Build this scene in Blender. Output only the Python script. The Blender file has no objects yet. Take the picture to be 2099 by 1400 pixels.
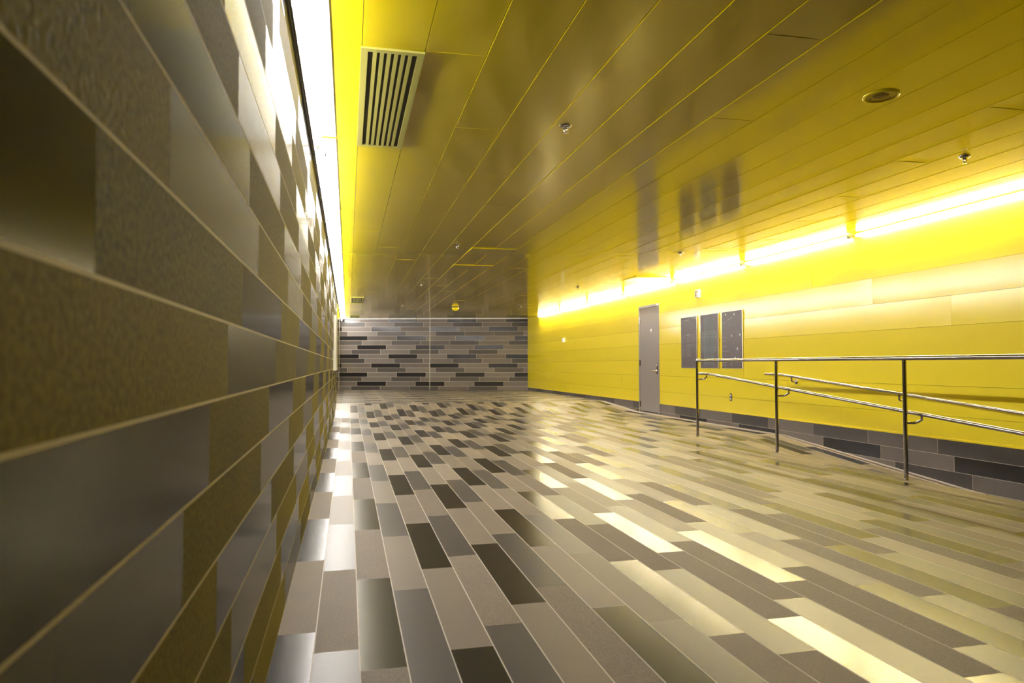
import bpy, math, random
from mathutils import Vector, Matrix
random.seed(7)
SC = bpy.context.scene
COL = SC.collection
# ------------------------------------------------------------------ camera, world, exposure
CZ = 0.983; YAW = 0.22821; PIT = 0.03299; FPX = 1447.0
cam_d = bpy.data.cameras.new('camera'); cam = bpy.data.objects.new('camera', cam_d); COL.objects.link(cam)
cam.location = (0, 0, CZ); cam.rotation_euler = (math.pi/2 + PIT, 0, -YAW)
cam_d.sensor_width = 36.0; cam_d.lens = FPX/2099*36.0; cam_d.clip_start = 0.05; cam_d.clip_end = 100
cam_d.dof.use_dof = True; cam_d.dof.focus_distance = 9.0; cam_d.dof.aperture_fstop = 5.0
SC.camera = cam
w = bpy.data.worlds.new('world'); w.use_nodes = True; SC.world = w
w.node_tree.nodes['Background'].inputs[0].default_value = (0.02, 0.02, 0.02, 1)
w.node_tree.nodes['Background'].inputs[1].default_value = 0.3
SC.view_settings.view_transform = 'Standard'; SC.view_settings.look = 'None'
SC.view_settings.gamma = 1.0; SC.view_settings.use_curve_mapping = False
SC.view_settings.exposure = 0.0
SC.cycles.max_bounces = 12; SC.cycles.diffuse_bounces = 8; SC.cycles.glossy_bounces = 6
SC.cycles.use_denoising = True
SC.cycles.sample_clamp_indirect = 12.0
TUBE_L = 190.0                                   # radiance of the fluorescent tubes
TUBE_R = 190.0

# ------------------------------------------------------------------ dimensions
XL, XR = -0.2414, 5.825                          # tiled wall, yellow wall
ROW, LT = 0.1524, 0.986                          # tile height and length
ZC = 2.532                                       # ceiling
Y0, Y1 = -5.0, 27.0
FX0 = -0.1073                                    # first grout line of the floor
XE = FX0 + 31*ROW                                # edge of the main floor beside the ramp
YF, YR, ZP = 13.55, 15.5, 0.148                  # foot and head of the far slope, platform height
YW = 16.1                                        # end of the left wall
YRAMP = 8.56
FA = Vector((-0.22, 24.4, 0)); FB = Vector((5.83, 22.75, 0)); FD = (FB-FA).normalized(); FN = Vector((FD.y, -FD.x, 0))  # far wall

# ------------------------------------------------------------------ materials
def newmat(name):
    m = bpy.data.materials.new(name); m.use_nodes = True
    nt = m.node_tree; b = nt.nodes['Principled BSDF']
    return m, nt, b
def simple(name, col, rough=0.5, metal=0.0, spec=0.5, noise=0.0, nscale=20.0, coat=0.0):
    m, nt, b = newmat(name)
    b.inputs['Base Color'].default_value = (*col, 1); b.inputs['Roughness'].default_value = rough
    b.inputs['Metallic'].default_value = metal; b.inputs['Specular IOR Level'].default_value = spec
    if coat: b.inputs['Coat Weight'].default_value = coat; b.inputs['Coat Roughness'].default_value = 0.1
    tc = nt.nodes.new('ShaderNodeTexCoord'); n = nt.nodes.new('ShaderNodeTexNoise'); n.inputs['Scale'].default_value = nscale
    n.inputs['Detail'].default_value = 3.0
    nt.links.new(tc.outputs['Object'], n.inputs['Vector'])
    mix = nt.nodes.new('ShaderNodeMix'); mix.data_type = 'RGBA'; mix.blend_type = 'MIX'
    mix.inputs[6].default_value = (*[c*(1-noise) for c in col], 1); mix.inputs[7].default_value = (*[min(1, c*(1+noise)) for c in col], 1)
    nt.links.new(n.outputs['Fac'], mix.inputs[0]); nt.links.new(mix.outputs[2], b.inputs['Base Color'])
    return m
def emissive(name, col, s):
    m, nt, b = newmat(name)
    b.inputs['Base Color'].default_value = (.9, .9, .9, 1)
    b.inputs['Emission Color'].default_value = (*col, 1); b.inputs['Emission Strength'].default_value = s
    return m
def tile_mat(name, lo, hi, rough, rvar, spec, bump, fine, cloud, streak=0.0, coat=0.0):
    """stoneware: per-tile tone from the face attribute 'tone', cloudy noise and a fine grain"""
    m, nt, b = newmat(name); N = nt.nodes.new; Lk = nt.links.new
    tc = N('ShaderNodeTexCoord')
    at = N('ShaderNodeAttribute'); at.attribute_name = 'tone'
    n1 = N('ShaderNodeTexNoise'); n1.inputs['Scale'].default_value = cloud; n1.inputs['Detail'].default_value = 5; n1.inputs['Roughness'].default_value = .6
    n2 = N('ShaderNodeTexNoise'); n2.inputs['Scale'].default_value = fine; n2.inputs['Detail'].default_value = 2
    for n in (n1, n2): Lk(tc.outputs['Object'], n.inputs['Vector'])
    a = N('ShaderNodeMath'); a.operation = 'MULTIPLY_ADD'; Lk(n1.outputs['Fac'], a.inputs[0]); a.inputs[1].default_value = 0.4; a.inputs[2].default_value = 0.08
    c = N('ShaderNodeMath'); c.operation = 'MULTIPLY_ADD'; Lk(n2.outputs['Fac'], c.inputs[0]); c.inputs[1].default_value = bump*1.6; Lk(a.outputs[0], c.inputs[2])
    d = N('ShaderNodeMath'); d.operation = 'MULTIPLY_ADD'; Lk(at.outputs['Fac'], d.inputs[0]); d.inputs[1].default_value = 0.5; Lk(c.outputs[0], d.inputs[2])
    e = N('ShaderNodeMath'); e.operation = 'SUBTRACT'; e.use_clamp = True; Lk(d.outputs[0], e.inputs[0]); e.inputs[1].default_value = bump*.8
    mix = N('ShaderNodeMix'); mix.data_type = 'RGBA'; mix.inputs[6].default_value = (*lo, 1); mix.inputs[7].default_value = (*hi, 1)
    Lk(e.outputs[0], mix.inputs[0]); Lk(mix.outputs[2], b.inputs['Base Color'])
    r = N('ShaderNodeMath'); r.operation = 'MULTIPLY_ADD'; Lk(n1.outputs['Fac'], r.inputs[0]); r.inputs[1].default_value = rvar; r.inputs[2].default_value = rough-rvar*.5
    Lk(r.outputs[0], b.inputs['Roughness'])
    b.inputs['Specular IOR Level'].default_value = spec
    if bump > 0.05:
        bp = N('ShaderNodeBump'); bp.inputs['Strength'].default_value = bump; bp.inputs['Distance'].default_value = 0.0015
        Lk(n2.outputs['Fac'], bp.inputs['Height']); Lk(bp.outputs[0], b.inputs['Normal'])
    return m
M_BLACK = tile_mat('tile_black', (.012, .011, .012), (.028, .026, .027), .22, .02, .26, 0.0, 60, 5)
M_MID = tile_mat('tile_grey', (.040, .037, .037), (.090, .082, .079), .34, .03, .20, .10, 35, 5)
M_ROUGH = tile_mat('tile_speckled', (.080, .071, .067), (.185, .164, .155), .55, .06, .16, .6, 130, 4)
M_LIGHT = tile_mat('tile_taupe', (.11, .098, .092), (.18, .160, .151), .42, .05, .25, .12, 120, 5)
M_ROUGH_BOUNCE = tile_mat('tile_speckled_bounce_tint', (.046, .0385, .004), (.20, .168, .024), .6, .06, .06, .8, 95, 4)  # speckled tile with the yellow bounce light painted into its colour
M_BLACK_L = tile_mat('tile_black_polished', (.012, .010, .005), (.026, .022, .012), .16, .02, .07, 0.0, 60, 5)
M_MID_L = tile_mat('tile_grey_bounce_tint', (.035, .031, .014), (.080, .070, .036), .24, .03, .14, 0.0, 60, 5)  # grey tile, olive cast is painted bounce light too
M_ROUGH_F = tile_mat('floor_tile_speckled', (.095, .080, .064), (.225, .190, .148), .55, .06, .10, .7, 130, 4)
M_LIGHT_F = tile_mat('floor_tile_taupe', (.125, .106, .086), (.20, .170, .136), .42, .05, .18, .12, 120, 5)
M_GROUT = simple('grout', (.48, .43, .36), .6, noise=.1)
TM = [M_BLACK, M_MID, M_ROUGH, M_LIGHT, M_GROUT]

def yellow(name, col, rough, bump, coat=0.0, spec=.5, metal=0.0):
    m, nt, b = newmat(name); N = nt.nodes.new; Lk = nt.links.new
    b.inputs['Base Color'].default_value = (*col, 1); b.inputs['Roughness'].default_value = rough; b.inputs['Specular IOR Level'].default_value = spec
    b.inputs['Metallic'].default_value = metal
    if coat: b.inputs['Coat Weight'].default_value = coat; b.inputs['Coat Roughness'].default_value = .16 if 'wall' in name else .10
    tc = N('ShaderNodeTexCoord'); mp = N('ShaderNodeMapping'); mp.inputs['Scale'].default_value = (1.0, .55, 1.0)
    n = N('ShaderNodeTexNoise'); n.inputs['Scale'].default_value = 2.2; n.inputs['Detail'].default_value = 1.0
    Lk(tc.outputs['Object'], mp.inputs[0]); Lk(mp.outputs[0], n.inputs['Vector'])
    bp = N('ShaderNodeBump'); bp.inputs['Strength'].default_value = 1.0; bp.inputs['Distance'].default_value = bump
    Lk(n.outputs['Fac'], bp.inputs['Height']); Lk(bp.outputs[0], b.inputs['Normal'])
    return m
M_YWALL = yellow('yellow_wall_paint', (.89, .73, .001), .5, .0016, .8, .3)
M_YCEIL = yellow('yellow_ceiling_paint', (.60, .485, .003), .12, .0008, 0, .40, .26)
M_DARK = simple('dark_gap', (.03, .022, .01), .8)
M_STEEL = simple('stainless_steel', (.48, .44, .40), .15, 1.0, noise=.05)
M_TRIM = simple('dark_metal_trim', (.10, .10, .12), .4, .6)
M_WHITE = simple('white_paint', (.8, .8, .8), .5)
M_GLOWPLATE = simple('glow_plate_grey', (.30, .30, .29), .6)  # for the added glow plates over the left tubes
M_DOOR = simple('grey_door_paint', (.28, .255, .245), .33, noise=.03)
M_CONC = simple('grey_edge', (.25, .22, .2), .6)
M_TL = emissive('tube_glow_left', (1.0, .94, .90), TUBE_L)
M_TR = emissive('tube_glow_right', (1.0, .91, .74), TUBE_R)

# ------------------------------------------------------------------ mesh helpers
class MB:
    def __init__(s): s.v = []; s.f = []; s.mi = []; s.tone = []; s.sm = []
    def quad(s, p, mi=0, tone=.5, smooth=False):
        i = len(s.v); s.v += [tuple(q) for q in p]; s.f.append(tuple(range(i, i+len(p)))); s.mi.append(mi); s.tone.append(tone); s.sm.append(smooth)
    def grid(s, P, mi=0, smooth=True, wrap=False):
        i0 = len(s.v); n = len(P); m = len(P[0])
        for r in P: s.v += [tuple(q) for q in r]
        for a in range(n-1):
            for b in range(m if wrap else m-1):
                c = (b+1) % m
                s.f.append((i0+a*m+b, i0+a*m+c, i0+(a+1)*m+c, i0+(a+1)*m+b)); s.mi.append(mi); s.tone.append(.5); s.sm.append(smooth)
    def box(s, a, b, mi=0):
        x0, y0, z0 = a; x1, y1, z1 = b
        for p in ([(x0,y0,z0),(x0,y1,z0),(x1,y1,z0),(x1,y0,z0)], [(x0,y0,z1),(x1,y0,z1),(x1,y1,z1),(x0,y1,z1)],
                  [(x0,y0,z0),(x1,y0,z0),(x1,y0,z1),(x0,y0,z1)], [(x0,y1,z0),(x0,y1,z1),(x1,y1,z1),(x1,y1,z0)],
                  [(x0,y0,z0),(x0,y0,z1),(x0,y1,z1),(x0,y1,z0)], [(x1,y0,z0),(x1,y1,z0),(x1,y1,z1),(x1,y0,z1)]): s.quad(p, mi)
    def tube(s, pts, r, n=16, mi=0, cap=True, up=Vector((0, 0, 1)), rz=None):
        pts = [Vector(p) for p in pts]; R = []
        for i, p in enumerate(pts):
            d1 = (pts[i]-pts[i-1]).normalized() if i > 0 else (pts[1]-pts[0]).normalized()
            d2 = (pts[i+1]-pts[i]).normalized() if i < len(pts)-1 else d1
            t = (d1+d2).normalized(); sc = 1/max(.3, math.sqrt((1+d1.dot(d2))/2))
            u = up if abs(t.dot(up)) < .95 else Vector((1, 0, 0))
            a = t.cross(u).normalized(); b = a.cross(t).normalized()
            rr = r if rz is None else rz
            R.append([p + a*(r*math.cos(2*math.pi*k/n)) + b*(rr*sc*math.sin(2*math.pi*k/n)) for k in range(n)])
        s.grid(R, mi, True, True)
        if cap: s.quad(R[0][::-1], mi); s.quad(R[-1], mi)
    def lathe(s, prof, c, axis='z', n=24, mi=0):
        c = Vector(c); R = []
        for r, h in prof:
            ring = []
            for k in range(n):
                a = 2*math.pi*k/n; x, y = r*math.cos(a), r*math.sin(a)
                ring.append(c + (Vector((x, y, h)) if axis == 'z' else Vector((h, x, y)) if axis == 'x' else Vector((x, h, y))))
            R.append(ring)
        s.grid(R, mi, True, True)
    def build(s, name, mats, parent=None, loc=(0, 0, 0)):
        me = bpy.data.meshes.new(name); me.from_pydata([(x-loc[0], y-loc[1], z-loc[2]) for x, y, z in s.v], [], s.f)
        if not isinstance(mats, (list, tuple)): mats = [mats]
        for m in mats: me.materials.append(m)
        me.polygons.foreach_set('material_index', s.mi); me.polygons.foreach_set('use_smooth', s.sm)
        at = me.attributes.new('tone', 'FLOAT', 'FACE'); at.data.foreach_set('value', s.tone)
        me.update()
        o = bpy.data.objects.new(name, me); COL.objects.link(o)
        if parent: o.parent = parent; o.location = Vector(loc) - world_loc(parent)
        else: o.location = loc
        return o
def world_loc(o):
    l = Vector(o.location)
    while o.parent: o = o.parent; l += o.location
    return l
def tag(o, label, cat, group=None, kind=None):
    o['label'] = label; o['category'] = cat
    if group: o['group'] = group
    if kind: o['kind'] = kind
    return o
def thing(name, loc, label, cat, group=None, kind=None):
    o = bpy.data.objects.new(name, None); COL.objects.link(o); o.location = loc; o.empty_display_size = .1
    return tag(o, label, cat, group, kind)
def copy_tree(o, parent=None):
    c = o.copy(); COL.objects.link(c); c.parent = parent
    for ch in list(o.children): copy_tree(ch, c)
    return c

# ------------------------------------------------------------------ tiled surfaces
FLOORSEQ = [1.56, .38, .18, 1.48, 1.67, .88, 1.08, 1.76]      # where the smooth tile of each row starts, in tile lengths
LEFTSEQ = [1.57, 1.77, 1.06, .87, 1.67, 1.48, .18, .38]
FARSEQ = [1.02, 1.22, 1.90, 1.71, .54, .34, 1.61, 1.81]
def tiled(mb, rows, t_of, s0, s1, seq, fmap, blackpar, splits=(), g=.0021, trange=None, gr=None, gjoint=.0007):
    """rows: row numbers; t_of(r) lower edge of row r; fmap(s,t) -> point"""
    g2 = gr or g; gj = gjoint
    def piece(a, b, t0, t1, mi, tone):
        if b-a < 1e-5 or t1-t0 < 1e-5: return
        cuts = [a] + [c for c in splits if a < c < b] + [b]
        for u, v in zip(cuts, cuts[1:]): mb.quad([fmap(u, t0), fmap(v, t0), fmap(v, t1), fmap(u, t1)], mi, tone)
    for r in rows:
        t0, t1 = t_of(r), t_of(r)+ROW
        if trange:
            if t1 <= trange[0] or t0 >= trange[1]: continue
        a0, a1 = t0, t0+g2; b0, b1 = t1-g2, t1
        lo, hi = (trange if trange else (-1e9, 1e9))
        cl = lambda q: min(max(q, lo), hi)
        piece(s0, s1, cl(a0), cl(a1), 4, .5); piece(s0, s1, cl(b0), cl(b1), 4, .5)
        v = seq[r % 8]; base = v*LT; j = math.floor((s0-base)/LT)
        while base + j*LT < s1:
            a, b = base+j*LT, base+(j+1)*LT
            if j % 2 == 0: mi = 0 if (r % 2) == blackpar else 1
            else: mi = 2 if random.random() < .62 else 3
            c = lambda q: min(max(q, s0), s1)
            tone = random.uniform(0, 1) if mi else random.uniform(0, .8)
            jm = 0 if gjoint < .001 else 4; piece(c(a), c(a+gj), cl(a1), cl(b0), jm, .0); piece(c(b-gj), c(b), cl(a1), cl(b0), jm, .0)
            piece(c(a+gj), c(b-gj), cl(a1), cl(b0), mi, tone)
            j += 1

def zf(x, y):
    z = .0045*(x-XL) if y < YF+1e-9 else None
    if y <= YF: return z
    z0 = .0045*(x-XL)
    if y >= YR: return ZP
    return z0 + (ZP-z0)*(y-YF)/(YR-YF)
def zr(x, y): return zf(x, y) - (.083*(YRAMP-y) if y < YRAMP else 0)

# floor
mb = MB()
f1 = lambda s, t: (t, s, zf(t, s))
tiled(mb, range(-1, 31), lambda r: FX0+r*ROW, Y0, YR, FLOORSEQ, f1, 1, (YF,), trange=(XL, XE))
f2 = lambda s, t: (t, s, zr(t, s))
tiled(mb, range(31, 38), lambda r: FX0+r*ROW, Y0, YR, FLOORSEQ, f2, 1, (YRAMP, YF), trange=(XE, XR))
n0 = len(mb.f)
tiled(mb, range(38, 41), lambda r: FX0+r*ROW, Y0, YR, FLOORSEQ, f2, 1, (YRAMP, YF), trange=(XE, XR))
for i in range(n0, len(mb.f)):
    if mb.mi[i] != 4: mb.mi[i] = 5
# platform: rows run the other way
f3 = lambda s, t: (s, t, ZP)
tiled(mb, range(0, 76), lambda r: YR+r*ROW, -7.0, XR, FLOORSEQ, lambda s, t: (s, t, ZP), 1, trange=(YR, Y1))
# the kerb face between the floor and the ramp
mb.quad([(XE, Y0, zf(XE, Y0)), (XE, YRAMP, zf(XE, YRAMP)), (XE, YRAMP, zr(XE, YRAMP)), (XE, Y0, zr(XE, Y0))], 4)
tag(mb.build('floor', [M_BLACK, M_MID, M_ROUGH_F, M_LIGHT_F, M_GROUT, tile_mat('floor_border_tile', (.26, .23, .22), (.38, .335, .32), .4, .03, .3, .1, 120, 4)]), 'tiled corridor floor of long grey, black and taupe stoneware planks', 'floor', kind='structure')

# left wall
mb = MB()
tiled(mb, range(-7, 10), lambda r: .9169+r*ROW, Y0, YW, LEFTSEQ, lambda s, t: (XL, s, t), 1, trange=(-.05, 2.375), gr=.0026)
mb.quad([(XL, Y0, 2.375), (XL, YW, 2.375), (XL, YW, ZC), (XL, Y0, ZC)], 5)
# its end face and return into the crossing corridor
mb2 = MB()
tiled(mb2, range(-7, 12), lambda r: .9169+r*ROW, -7.0, XL, LEFTSEQ, lambda s, t: (s, YW, t), 1, trange=(-.05, ZC))
tag(mb.build('wall_left', [M_BLACK_L, M_MID_L, M_ROUGH_BOUNCE, M_ROUGH_BOUNCE, simple('grout_bounce_tint', (.50, .42, .20), .6, noise=.1), M_WHITE]), 'long wall of horizontal stoneware tiles close on the left', 'wall', kind='structure')  # yellow of this grout is painted bounce light
tag(mb2.build('wall_return', TM), 'tiled return wall where the left wall ends', 'wall', kind='structure')
# far wall
mb = MB()
ff = lambda s, t: (FA.x+FD.x*s, FA.y+FD.y*s, t)
tiled(mb, range(-2, 18), lambda r: 2.254-(r+1)*ROW, -7.2, 6.27, FARSEQ, ff, 0, trange=(ZP-.02, ZC), gr=.004, gjoint=.004)
tag(mb.build('wall_far', TM), 'far end wall of staggered black, grey and taupe tiles', 'wall', kind='structure')
mb = MB(); mb.quad([(-7, YW, 0), (-7, Y1, 0), (-7, Y1, ZC), (-7, YW, ZC)], 0); mb.build('wall_side', M_CONC); tag(bpy.data.objects['wall_side'], 'grey wall closing the crossing corridor', 'wall', kind='structure')
mb = MB(); mb.quad([(XL, Y0, -1.3), (XR, Y0, -1.3), (XR, Y0, ZC), (XL, Y0, ZC)], 0); tag(mb.build('wall_back', simple('back_wall', (.10, .09, .08), .6)), 'dark wall behind the viewpoint', 'wall', kind='structure')
# slim metal joints on the far wall
for i, s in enumerate((-.073, 2.991)):
    p = FA+FD*s; mb = MB(); q = p+FN*.006
    a = p-FD*.009+FN*.006; b = p+FD*.009+FN*.006
    mb.quad([(a.x, a.y, ZP), (b.x, b.y, ZP), (b.x, b.y, ZC-.02), (a.x, a.y, ZC-.02)])
    for e in (a, b): mb.quad([(e.x, e.y, ZP), (e.x-FN.x*.006, e.y-FN.y*.006, ZP), (e.x-FN.x*.006, e.y-FN.y*.006, ZC-.02), (e.x, e.y, ZC-.02)])
    tag(mb.build('trim_%d' % (i+1), simple('joint_metal', (.5, .47, .36), .4, .5)), ['slim vertical metal joint at the left edge of the far wall', 'slim vertical metal joint in the middle of the far wall'][i], 'trim', kind='structure')
mb = MB()
a = FA-FD*7+FN*.012; b = FB+FD*.2+FN*.012
mb.quad([(a.x, a.y, ZC-.02), (b.x, b.y, ZC-.02), (b.x, b.y, ZC), (a.x, a.y, ZC)])
mb.quad([(a.x, a.y, ZC-.02), (a.x-FN.x*.012, a.y-FN.y*.012, ZC-.02), (b.x-FN.x*.012, b.y-FN.y*.012, ZC-.02), (b.x, b.y, ZC-.02)])
tag(mb.build('trim_3', M_WHITE), 'pale trim along the top of the far wall', 'trim', kind='structure')
# dark metal cap along the top of the left wall
mb = MB(); mb.box((XL-.002, Y0, 2.372), (XL+.020, 24.2, 2.378)); mb.box((XL+.016, Y0, 2.378), (XL+.020, 24.2, 2.388)); mb.box((XL+.001, Y0, 2.360), (XL+.010, YW, 2.372))
tag(mb.build('trim_4', M_TRIM), 'dark metal cap along the top of the left tiled wall under the lamps', 'trim', kind='structure')

# ------------------------------------------------------------------ panelled surfaces
def panel(mb, fmap, s0, s1, t0, t1, dz0, dz1, depth, warp0=0, warp1=0):
    """one folded sheet: front face at offset dz (dz0 at t0 side, dz1 at t1 side) toward the room, edges returning by depth"""
    L = s1-s0
    ss = [s0] + [s0+d for d in (.04, .12, .25, .45, .8) if d < L*.45] + [s1-d for d in (.8, .45, .25, .12, .04) if d < L*.45] + [s1]
    ts = [0, .12, .3, .5, .7, .88, 1]
    P = []
    for s in ss:
        row = []
        for t in ts:
            w_ = warp0*math.exp(-((s-s0)/.16)**2) + warp1*math.exp(-((s1-s)/.16)**2)
            bow = math.sin(math.pi*t)
            row.append(fmap(s, t0+(t1-t0)*t, dz0+(dz1-dz0)*t + w_*bow))
        P.append(row)
    mb.grid(P, 0, True)
    mb.grid([[fmap(s, t0, dz0) for s in (s0, s1)], [fmap(s, t0, -depth) for s in (s0, s1)]], 0, False)
    mb.grid([[fmap(s, t1, dz1) for s in (s0, s1)], [fmap(s, t1, -depth) for s in (s0, s1)]], 0, False)
    mb.grid([[fmap(s0, t0, dz0), fmap(s0, t1, dz1)], [fmap(s0, t0, -depth), fmap(s0, t1, -depth)]], 0, False)
    mb.grid([[fmap(s1, t0, dz0), fmap(s1, t1, dz1)], [fmap(s1, t0, -depth), fmap(s1, t1, -depth)]], 0, False)
PL = 5.93
CP = .306
# ceiling planks; offset is downwards
mb = MB()
cm = lambda s, t, d: (t, s, ZC-d)
for k in range(-1, 19):
    x0, x1 = .054+k*CP, .054+(k+1)*CP
    gp = .0020 if 0 <= k < 9 else .0012
    if k == -1: x0 = XL
    if k == 18: x1 = XR
    j0 = (2.36+1.078*k) % PL - 2*PL
    tilt = (.0044 if k < 8 else .0012) + random.uniform(-.0006, .0008)
    while j0 < Y1:
        a, b = max(Y0, j0), min(Y1, j0+PL)
        if b-a > .05: panel(mb, cm, a+.0008, b-.0008, x0+gp, x1-gp, tilt+random.uniform(-.0003, .0003), random.uniform(-.0002, .0004), .012, random.uniform(-.0030, .0014), random.uniform(-.0030, .0014))
        j0 += PL
mb.quad([(XL, Y0, ZC+.008), (XR+.1, Y0, ZC+.008), (XR+.1, Y1, ZC+.008), (XL, Y1, ZC+.008)], 1)
mb.quad([(-7, YW, ZC), (XL, YW, ZC), (XL, Y1, ZC), (-7, Y1, ZC)], 0)
tag(mb.build('ceiling', [M_YCEIL, M_DARK]), 'glossy yellow metal plank ceiling', 'ceiling', kind='structure')
# right wall
DY0, DY1, DZ1 = 12.565, 13.55, 2.175
mb = MB()
wm = lambda s, t, d: (XR-d, s, t)
zs = [2.272-.3*i for i in range(7)] + [.234]
rows = [(2.272, ZC-.001)] + [(zs[i+1], zs[i]) for i in range(len(zs)-1)]
tilts = [(.0, .002), (.0010, .0010), (.0, .0045), (.0022, .0010), (.0002, .0035), (.0012, .0008), (.0008, .0012), (.0010, .0010)]
for r, (z0, z1) in enumerate(rows):
    j0 = (7.97-1.075*(r-1)) % PL - 2*PL
    while j0 < 23.4:
        a, b = max(Y0, j0), min(23.4, j0+PL)
        segs = [(a, b)]
        if z0 < DZ1:
            segs = []
            if a < DY0: segs.append((a, min(b, DY0)))
            if b > DY1: segs.append((max(a, DY1), b))
        for u, v in segs:
            if v-u > .04:
                t_ = tilts[r]; jit = random.uniform(-.0004, .0004)
                panel(mb, wm, u+.0008, v-.0008, z0+.0012 if not (r == 1 and u >= DY1-.01 and False) else z0, z1-.0012, t_[0]+jit, t_[1]+jit, .012, random.uniform(-.002, .002), random.uniform(-.002, .002))
        if r == 1 and a < DY0 < b: pass
        j0 += PL
# strip of panel above the door head
panel(mb, wm, DY0, DY1, DZ1+.001, 2.271, .001, .001, .012)
mb.quad([(XR+.009, Y0, -1.3), (XR+.009, DY0, -1.3), (XR+.009, DY0, ZC+.01), (XR+.009, Y0, ZC+.01)], 1)
mb.quad([(XR+.009, DY1, -.1), (XR+.009, 23.4, -.1), (XR+.009, 23.4, ZC+.01), (XR+.009, DY1, ZC+.01)], 1)
mb.quad([(XR+.009, DY0, DZ1), (XR+.009, DY1, DZ1), (XR+.009, DY1, ZC+.01), (XR+.009, DY0, ZC+.01)], 1)
# bottom lip
for a, b in ((Y0, DY0), (DY1, 23.4)): mb.box((XR-.006, a, .234), (XR+.004, b, .252), 0)
tag(mb.build('wall_right', [M_YWALL, M_DARK]), 'yellow wall of long horizontal metal panels on the right', 'wall', kind='structure')
# tiled base under the yellow panels
mb = MB()
BS = [v+.03 for v in FLOORSEQ]
for a, b in ((Y0, DY0), (DY1, 23.4)):
    tiled(mb, range(-2, 7), lambda r: .081+(r-6)*ROW, a, b, BS, lambda s, t: (XR+.004, s, t), 1, trange=(-1.3, .2345), gjoint=.002)
tag(mb.build('baseboard_right', TM), 'grey and black tiled base under the yellow wall', 'baseboard', kind='structure')

# ------------------------------------------------------------------ door
d = thing('door_1', (XR, (DY0+DY1)/2, .03), 'grey steel door in the yellow wall', 'door', kind='structure')
fx0, fx1 = XR-.004, XR+.09
mb = MB(); fw_ = .045
for a, b in ((DY0, DY0+fw_), (DY1-fw_, DY1)): mb.box((fx0, a, .0), (fx1, b, DZ1))
mb.box((fx0, DY0+fw_, DZ1-fw_), (fx1, DY1-fw_, DZ1)); mb.box((fx0+.03, DY0+fw_, -.02), (fx1, DY1-fw_, .035))
mb.build('door_frame', M_DOOR, d)
mb = MB(); mb.box((XR+.008, DY0+fw_+.003, .055), (XR+.05, DY1-fw_-.003, DZ1-fw_-.004)); leaf = mb.build('door_leaf', M_DOOR, d)
mb = MB(); mb.quad([(XR+.07, DY0, -.02), (XR+.07, DY1, -.02), (XR+.07, DY1, DZ1), (XR+.07, DY0, DZ1)]); mb.build('door_backing', M_DARK, d)
for z in (.19, 1.02, 1.89):
    mb = MB(); mb.tube([(XR-.002, DY1-fw_-.001, z-.06), (XR-.002, DY1-fw_-.001, z+.06)], .008, 10); mb.box((XR+.004, DY1-fw_-.03, z-.055), (XR+.0095, DY1-fw_+.02, z+.055))
    h = mb.build('hinge', M_STEEL, d)
hy = DY0+fw_+.07
mb = MB(); mb.box((XR+.001, hy-.022, .80), (XR+.009, hy+.022, 1.0)); hp = mb.build('lock_plate', M_STEEL, leaf)
mb = MB(); mb.tube([(XR+.004, hy, .86), (XR-.05, hy, .86), (XR-.055, hy+.012, .86), (XR-.055, hy+.13, .857)], .010, 12); mb.lathe([(0, -.012), (.024, -.012), (.024, 0)], (XR, hy, .86), 'x'); mb.build('lever_handle', M_STEEL, leaf)
mb = MB(); mb.lathe([(0, -.012), (.014, -.012), (.017, -.002), (.017, 0)], (XR, hy, .97), 'x', 16); mb.build('lock_cylinder', simple('polished_chrome', (.9, .9, .9), .1, 1.0), leaf)
mb = MB(); mb.lathe([(0, .0), (.035, .0), (.038, .004)], (XR+.002, 12.95, 1.655), 'x', 24)
o = mb.build('door_badge', simple('badge_white', (.7, .7, .7), .4), leaf); o['label'] = 'small white oval badge'
mb = MB(); mb.box((XR-.012, DY0+.05, DZ1-.04), (XR-.003, DY0+.10, DZ1-.012)); mb.build('door_contact', M_WHITE, d)

# ------------------------------------------------------------------ fluorescent tubes
def lamp(y0, y1, x, z, glow, label, group, clip):
    t = thing('fluorescent_tube', (x, (y0+y1)/2, z), label, 'lamp', group)
    mb = MB(); mb.tube([(x, y0+.03, z), (x, y1-.03, z)], .018, 14); mb.build('glass_tube', glow, t)
    for y in (y0, y1):
        s = 1 if y == y0 else -1
        mb = MB(); mb.tube([(x, y, z), (x, y+s*.03, z)], .0165, 14); mb.build('end_cap', M_WHITE, t)
    if clip == 'L': mb = MB(); mb.box((XL+.003, y0+.005, ZC-.0085), (XL+.15, y1-.005, ZC-.0045)); mb.build('glow_plate', M_GLOWPLATE, t)  # added plate, stands in for the overexposed ceiling beside the tubes
    mb = MB()
    if clip == 'L':
        mb.box((XL+.002, y0-.004, z-.062), (x+.052, y0+.010, z-.054)); mb.box((x-.004, y0-.004, z-.056), (x+.004, y0+.010, z-.012)); mb.tube([(x+.05, y0+.003, z-.064), (x+.05, y0+.003, z-.046)], .009, 8)
    else:
        mb.box((x-.03, y0-.035, z+.002), (XR-.004, y0-.004, z+.020)); mb.box((x-.008, y0-.030, z-.020), (x+.008, y0-.008, z+.004))
    mb.build('lamp_bracket', M_TRIM if clip == 'L' else simple('bracket_grey', (.35, .33, .28), .4, .5), t)
    return t
ordn = ['nearest', 'second nearest', 'third from the camera', 'fourth from the camera', 'fifth from the camera', 'sixth from the camera', 'seventh from the camera', 'eighth from the camera', 'ninth from the camera']
ly = [4.9+2.455*i for i in range(-1, 9)]
n = 0
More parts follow.
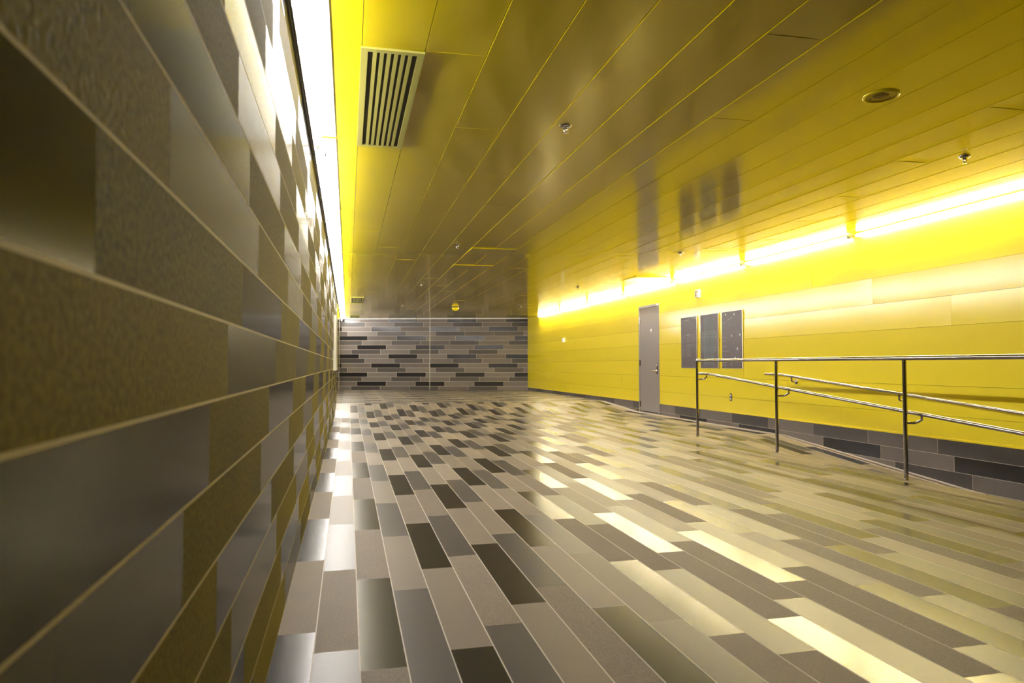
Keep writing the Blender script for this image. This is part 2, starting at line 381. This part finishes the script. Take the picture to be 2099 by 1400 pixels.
for i in range(len(ly)-1):
    y0, y1 = ly[i]+.02, ly[i+1]-.02
    if y1 > 24.3: y1 = 24.25
    lab = 'white fluorescent tube above the dark tiled left wall, ' + (ordn[n] if y1 > 3.2 else 'behind the camera')
    if y1 > 3.2: n += 1
    lamp(y0, y1, XL+.028, 2.466, M_TL, lab, 'fluorescent tubes over the left wall', 'L')
ry = [7.17+2.362*i for i in range(-1, 7)]
n = 0
for i in range(len(ry)-1):
    y0, y1 = ry[i]+.06, ry[i+1]-.06
    vis = y1 > 5.2
    lab = 'white fluorescent tube in the corner above the yellow wall, ' + (ordn[n] if vis else 'out of view beside the camera')
    if vis: n += 1
    lamp(y0, y1, XR-.036, ZC-.036, M_TR, lab, 'fluorescent tubes over the yellow wall', 'R')

# ------------------------------------------------------------------ ceiling fittings
M_VENT = simple('vent_paint', (.27, .25, .05), .45, spec=.25, noise=.03)
def vent(x0, x1, y0, y1, label, nb=7):
    t = thing('ceiling_vent', ((x0+x1)/2, (y0+y1)/2, ZC-.012), label, 'vent', 'linear slot vents in the ceiling')
    z0, z1 = ZC-.014, ZC-.003; fr = .034
    mb = MB(); mb.box((x0, y0, z0), (x0+fr, y1, z1)); mb.box((x1-fr, y0, z0), (x1, y1, z1)); mb.box((x0+fr, y0, z0), (x1-fr, y0+fr, z1)); mb.box((x0+fr, y1-fr, z0), (x1-fr, y1, z1)); mb.build('vent_frame', M_VENT, t)
    mb = MB(); mb.box((x0+fr*.5, y0+fr*.5, ZC-.006), (x1-fr*.5, y1-fr*.5, ZC-.004)); mb.build('vent_backing', simple('vent_black', (.012, .010, .006), .7), t)
    pitch = (x1-x0-2*fr)/(nb)
    for i in range(1, nb):
        c = x0+fr+pitch*i
        mb = MB(); mb.box((c-pitch*.28, y0+fr, z0+.001), (c+pitch*.28, y1-fr, z1-.003)); mb.build('vent_slat', M_VENT, t)
vent(.050, .360, 3.45, 5.02, 'large yellow-grey slot vent in the near left of the ceiling')
vent(.050, .345, 16.5, 18.0, 'slot vent halfway down the left side of the ceiling')
vent(.050, .340, 22.45, 23.75, 'slot vent in the ceiling next to the far wall')

def sprinkler(x, y, label):
    t = thing('sprinkler', (x, y, ZC), label, 'sprinkler', 'fire sprinkler heads in the ceiling')
    mb = MB(); mb.lathe([(.012, -.012), (.020, -.016), (.034, -.011), (.040, -.003), (.040, 0)], (x, y, ZC)); mb.build('cover_ring', M_STEEL, t)
    mb = MB(); mb.lathe([(0, -.030), (.008, -.030), (.012, -.012), (.012, 0)], (x, y, ZC), n=12)
    for s in (-1, 1): mb.tube([(x+s*.011, y, ZC-.012), (x+s*.014, y, ZC-.032), (x+s*.004, y, ZC-.050)], .0032, 8)
    sb = mb.build('sprinkler_body', M_STEEL, t)
    mb = MB(); mb.lathe([(0, -.052), (.015, -.052), (.017, -.049), (0, -.048)], (x, y, ZC), n=16); mb.build('deflector', M_STEEL, sb)
    return t
nm = ['nearest', 'second nearest', 'third', 'fourth', 'farthest']
for i, y in enumerate((4.32, 8.97, 13.45, 18.2, 22.6)): sprinkler(1.36, y, 'chrome sprinkler head in the left-hand row on the ceiling, %s from the camera' % nm[i] if i in (2, 3) else 'chrome sprinkler head in the left-hand ceiling row, %s to the camera' % nm[i] if i < 2 else 'chrome sprinkler head in the left-hand ceiling row, farthest away')
for i, y in enumerate((4.30, 8.90, 13.35, 18.2)): sprinkler(4.45, y, ['chrome sprinkler head near the yellow wall, at the upper right', 'small sprinkler head above the three dark panels', 'small sprinkler head above the ceiling in front of the door', 'tiny sprinkler head at the far right of the ceiling'][i])

# round ceiling speaker
t = thing('ceiling_speaker', (2.978, 3.431, ZC), 'round yellow speaker grille set in the ceiling at the upper right', 'speaker')
mb = MB(); mb.lathe([(.082, .0), (.082, -.007), (.090, -.011), (.097, -.007), (.098, 0)], (2.978, 3.431, ZC), n=48); mb.build('outer_ring', M_YCEIL, t)
mb = MB(); mb.lathe([(.0, -.002), (.084, -.002)], (2.978, 3.431, ZC-.001), n=48); mb.build('speaker_plate', simple('speaker_plate_paint', (.60, .46, .01), .4), t)
mb = MB(); mb.lathe([(.0, -.006), (.040, -.006), (.044, -.002)], (2.972, 3.425, ZC-.001), n=32)
for k in range(3):
    a = k*2.09; mb.lathe([(0, -.008), (.004, -.007), (.004, -.002)], (2.978+.058*math.cos(a), 3.431+.058*math.sin(a), ZC-.001), n=8)
mb.build('speaker_grille', simple('speaker_mesh', (.30, .21, .02), .6, noise=.5, nscale=500), t)

# yellow beacon dome
bx, by = 2.80, 18.8
t = thing('warning_beacon', (bx, by, ZC), 'round yellow beacon dome hanging from the ceiling near the far wall', 'beacon')
mb = MB(); mb.lathe([(.104, 0), (.104, -.010), (.096, -.014)], (bx, by, ZC)); mb.build('beacon_base', M_DARK, t)
mb = MB(); mb.lathe([(.096, -.012), (.095, -.035), (.085, -.062), (.062, -.086), (.030, -.100), (0, -.104)], (bx, by, ZC)); mb.build('beacon_dome', simple('beacon_yellow', (.85, .68, .01), .25), t)

def hatch(x0, x1, y0, y1, drop, label):
    t = thing('ceiling_hatch', ((x0+x1)/2, (y0+y1)/2, ZC), label, 'hatch', 'access hatches in the ceiling')
    mb = MB(); z = ZC-.003
    a, b, c, d_ = (x0, y0, z-drop), (x1, y0, z-drop*.5), (x1, y1, z-.001), (x0, y1, z-.002)
    mb.quad([a, d_, c, b])
    for p, q in ((a, b), (b, c), (c, d_), (d_, a)): mb.quad([p, q, (q[0], q[1], ZC+.001), (p[0], p[1], ZC+.001)])
    mb.build('hatch_panel', M_YCEIL, t)
hatch(1.584, 2.190, 9.14, 9.75, .011, 'square access hatch with bright edges, nearer of the two mid-ceiling hatches')
hatch(1.584, 2.190, 10.76, 11.37, .009, 'square access hatch with bright edges, farther of the two mid-ceiling hatches')
hatch(4.90, 5.50, 11.5, 12.1, .009, 'square access hatch with dark edges above the grey door')

# ------------------------------------------------------------------ guard railing
XP = 4.575; ZT = 1.04
t = thing('guard_railing', (XP, 6.0, 0), 'stainless steel guard railing with sloping handrail along the ramp edge', 'railing')
mb = MB(); mb.tube([(XP, 8.70, ZT), (XP, 1.2, ZT)], .0195, 20); mb.build('top_rail', M_STEEL, t)
PY = [8.69, 6.89, 5.06, 3.22, 1.40]
for y in PY:
    mb = MB(); mb.tube([(XP, y, zf(XP, y)), (XP, y, ZT)], .0172, 18); po = mb.build('post', M_STEEL, t)
    mb = MB(); mb.lathe([(.0172, .012), (.0195, .012), (.0195, 0)], (XP, y, zf(XP, y)), n=18); mb.build('post_collar', M_STEEL, po)
XH = 4.665
def zh(y): return .865-.0822*(8.57-y)
mb = MB(); mb.tube([(XH, 8.80, .865), (XH, 8.57, .865), (XH, 1.2, zh(1.2))], .0165, 20); mb.build('handrail', M_STEEL, t)
for i, y in enumerate((8.60, 6.80, 4.98, 3.14, 1.32)):
    zz = min(.865, zh(y)); mb = MB()
    py = PY[i]
    mb.tube([(XP+.012, py-.01, zz-.075), (XP+.06, py-.03, zz-.075), (XP+.080, py-.05, zz-.066), (XH, y, zz-.045), (XH, y, zz-.010)], .0105, 12); mb.build('rail_bracket', M_STEEL, t)
# ------------------------------------------------------------------ wall handrail
XW = XR-.072
def zw(y): return .855-.083*(8.60-y)
t = thing('wall_handrail', (XR, 6.0, .6), 'stainless steel handrail sloping down along the yellow wall', 'handrail')
mb = MB(); mb.tube([(XW, 8.93, .855), (XW, 8.60, .855), (XW, 1.2, zw(1.2))], .0165, 20); mb.build('rail', M_STEEL, t)
for y in (8.32, 6.44, 4.56, 2.68):
    zz = zw(y); mb = MB()
    mb.lathe([(0, -.012), (.030, -.012), (.034, -.004), (.034, 0)], (XR-.002, y, zz-.075), 'x')
    mb.tube([(XR-.010, y, zz-.075), (XW+.015, y, zz-.075), (XW, y, zz-.062), (XW, y, zz-.014)], .011, 12); mb.build('rail_bracket', M_STEEL, t)

# ------------------------------------------------------------------ three dark information panels
M_BOARD = simple('sign_face', (.085, .066, .075), .38, noise=.03)
M_INKW = simple('print_pale', (.42, .42, .43), .5); M_INKG = simple('print_grey', (.21, .19, .21), .5)
M_INKT = simple('print_teal', (.20, .30, .31), .5); M_INKB = simple('print_white', (.70, .78, .78), .5); M_INKR = simple('print_red', (.3, .08, .09), .5)
def board(yl, yr, z0, z1, label):
    t = thing('information_panel', (XR, (yl+yr)/2, (z0+z1)/2), label, 'sign', 'dark panels on the yellow wall')
    mb = MB(); mb.box((XR-.024, yr, z0), (XR-.012, yl, z1)); mb.build('panel_core', M_WHITE, t)
    mb = MB(); mb.box((XR-.0255, yr+.003, z0+.003), (XR-.0238, yl-.003, z1-.003)); mb.mi = [5]*len(mb.mi)
    return t, mb
def ink(mb, yl, z1, u0, v0, u1, v1, mi=0):        # u to the right, v down, in metres from the top left corner
    x = XR-.0262; mb.quad([(x, yl-u0, z1-v1), (x, yl-u1, z1-v1), (x, yl-u1, z1-v0), (x, yl-u0, z1-v0)], mi)
INK = [M_INKW, M_INKG, M_INKT, M_INKB, M_INKR]
Z0S, Z1S = .925, 1.818
rs = random.Random(3)
t, mb = board(11.605, 11.03, Z0S, Z1S, 'left dark panel with a block of fine text lines')
u = .03
for wd in (.020, .028, .022, 0, .030, .026, .018, .030, .024, .020):
    if wd: ink(mb, 11.605, Z1S, u, .045, u+wd*.75, .062, 0)
    u += (wd or .02)+.006
for a, b in ((.42, .47), (.475, .49)): ink(mb, 11.605, Z1S, a, .022, b, .034, 0)
ink(mb, 11.605, Z1S, .52, .016, .545, .052, 3)
for i in range(26):
    v = .30+i*.0155
    if i in (10, 11): continue
    ink(mb, 11.605, Z1S, .025, v, .17+rs.uniform(-.02, 0), v+.0035, 1); ink(mb, 11.605, Z1S, .19, v, .37+rs.uniform(-.03, 0), v+.0045, 0 if i < 2 or i == 12 else 1)
    if i < 9 or 11 < i < 16: ink(mb, 11.605, Z1S, .385, v, .53+rs.uniform(-.05, 0), v+.0035, 1)
for i in range(14): ink(mb, 11.605, Z1S, .03+i*.037, .868, .05+i*.037, .873, 1)
mb.build('panel_face', INK+[M_BOARD], t)['label'] = 'dark face with ' + 'pale heading and fine grey text lines'
t, mb = board(10.895, 10.312, Z0S, Z1S, 'middle dark panel with a grid of teal lines')
for i in range(20):
    u = .13+i*.0165+rs.uniform(-.003, .003)
    if i in (6, 11): continue
    ink(mb, 10.895, Z1S, u, .035+rs.uniform(0, .03), u+rs.choice((.003, .004, .007)), .80+rs.uniform(0, .07), 2)
for i in range(24):
    v = .285+i*.0150
    ink(mb, 10.895, Z1S, .03+rs.uniform(0, .02), v, .55-rs.uniform(0, .02), v+rs.choice((.003, .005)), 2 if i % 3 else 0)
for i in range(30):
    u, v = rs.uniform(.10, .46), rs.uniform(.78, .86); ink(mb, 10.895, Z1S, u, v, u+.012, v+.004, 2)
mb.build('panel_face', INK+[M_BOARD], t)['label'] = 'dark face with ' + 'crossing teal and grey lines'
t, mb = board(10.19, 9.60, Z0S, Z1S, 'right dark panel scattered with white dots and marks')
def dot(u, v, r, mi=3):
    x = XR-.0262; mb.quad([(x, 10.19-u-r*math.cos(k*math.pi/6), Z1S-v+r*math.sin(k*math.pi/6)) for k in range(12)], mi)
for u, v in ((.12, .045), (.37, .055), (.29, .385), (.53, .375), (.455, .585), (.395, .73)): dot(u, v, .017)
for i in range(60):
    c, dx = rs.choice(((.36, .05), (.49, .05), (.38, .1))); u = min(.57, c+rs.uniform(-dx, dx)); v = rs.uniform(.30, .76); dot(u, v, rs.uniform(.002, .0055), rs.choice((0, 2, 3, 1, 4)))
for i in range(9): u = .17+i*.018; v = .13-i*.004+rs.uniform(-.006, .006); ink(mb, 10.19, Z1S, u, v, u+.011, v+.012, 0)
for i in range(6): u = .01+i*.02; v = .155+rs.uniform(-.006, .012); ink(mb, 10.19, Z1S, u, v, u+.01, v+.008, 0)
for u in (.07, .21, .25, .27, .33, .41): ink(mb, 10.19, Z1S, u, .17, u+.0035, .235, 1)
ink(mb, 10.19, Z1S, .33, .235, .415, .239, 1)
for v, l in ((.40, .11), (.455, .09), (.545, .12), (.62, .20), (.52, .05), (.48, .05), (.43, .05), (.57, .05), (.65, .08), (.69, .1), (.72, .06), (.80, .12), (.82, .1), (.84, .12)): ink(mb, 10.19, Z1S, .02, v, .02+l, v+.0045, 0 if l in (.11, .09, .12, .20) else 1)
dot(.28, .805, .006, 0); dot(.27, .83, .010, 0); dot(.10, .872, .009, 0)
mb.build('panel_face', INK+[M_BOARD], t)['label'] = 'dark face with ' + 'white dots and fine marks'

# ------------------------------------------------------------------ small wall fittings
t = thing('alarm_strobe', (XR, 10.985, 2.197), 'white fire alarm strobe high on the wall above the dark panels', 'alarm')
mb = MB(); mb.box((XR-.045, 10.925, 2.13), (XR-.002, 11.045, 2.265)); t = mb.build('alarm_housing', M_WHITE, t)
mb = MB(); mb.box((XR-.056, 10.955, 2.15), (XR-.045, 11.015, 2.20)); mb.build('strobe_lens', simple('strobe_lens_clear', (.45, .42, .40), .1), t)
mb = MB()
for i, (a, b) in enumerate(((.0, .008), (.014, .022), (.026, .034))): mb.quad([(XR-.0458, 11.035-.03*i, 2.215), (XR-.0458, 11.015-.03*i, 2.215), (XR-.0458, 11.015-.03*i, 2.235), (XR-.0458, 11.035-.03*i, 2.235)])
mb.build('alarm_marking', simple('alarm_red', (.30, .06, .04), .5), t)
t = thing('wall_sensor', (XR, 18.73, 1.67), 'small white box on the yellow wall left of the door', 'sensor')
mb = MB(); mb.box((XR-.04, 18.66, 1.61), (XR-.002, 18.80, 1.73)); mb.build('sensor_case', simple('sensor_white', (.85, .83, .78), .4), t)
mb = MB(); mb.lathe([(0, -.012), (.018, -.010), (.024, 0)], (XR-.04, 18.73, 1.67), 'x', 16); mb.build('sensor_lens', M_WHITE, t)
t = thing('wall_outlet', (XR, 9.975, .479), 'oval electrical outlet low on the yellow wall', 'outlet')
def oval(y, z, w_, h, x, n=20): return [(x, y+w_*(math.cos(k*2*math.pi/n)), z+(h-w_)*(1 if math.sin(k*2*math.pi/n) > 0 else -1)+w_*math.sin(k*2*math.pi/n)) for k in range(n)]
mb = MB(); a = oval(9.975, .479, .034, .062, XR-.006); b = oval(9.975, .479, .034, .062, XR-.001); mb.quad(a); mb.grid([a, b], 0, False, True); t = mb.build('outlet_plate', simple('outlet_dark', (.05, .035, .02), .4), t)
for s in (-1, 1):
    mb = MB(); mb.lathe([(0, -.004), (.016, -.004), (.018, 0)], (XR-.006, 9.975, .479+s*.027), 'x', 16)
    mb.box((XR-.0108, 9.982, .479+s*.027-.005), (XR-.0098, 9.985, .479+s*.027+.006)); mb.build('socket', M_WHITE, t)
# slim poster case on the left wall
t = thing('poster_case', (XL, 13.1, 1.35), 'slim white-edged poster case on the left tiled wall near its end', 'display case')
mb = MB(); cx0, cx1 = XL+.001, XL+.047; ya, yb, za, zb = 12.35, 13.9, .885, 1.83
mb.box((cx0, ya, za), (cx1, ya+.05, zb)); mb.box((cx0, yb-.05, za), (cx1, yb, zb)); mb.box((cx0, ya+.05, za), (cx1, yb-.05, za+.05)); mb.box((cx0, ya+.05, zb-.05), (cx1, yb-.05, zb)); mb.build('case_frame', simple('case_cream', (.72, .70, .58), .4), t)
mb = MB(); mb.box((cx0, ya+.05, za+.05), (cx0+.02, yb-.05, zb-.05)); mb.build('case_poster', simple('case_dark', (.12, .11, .09), .3), t)
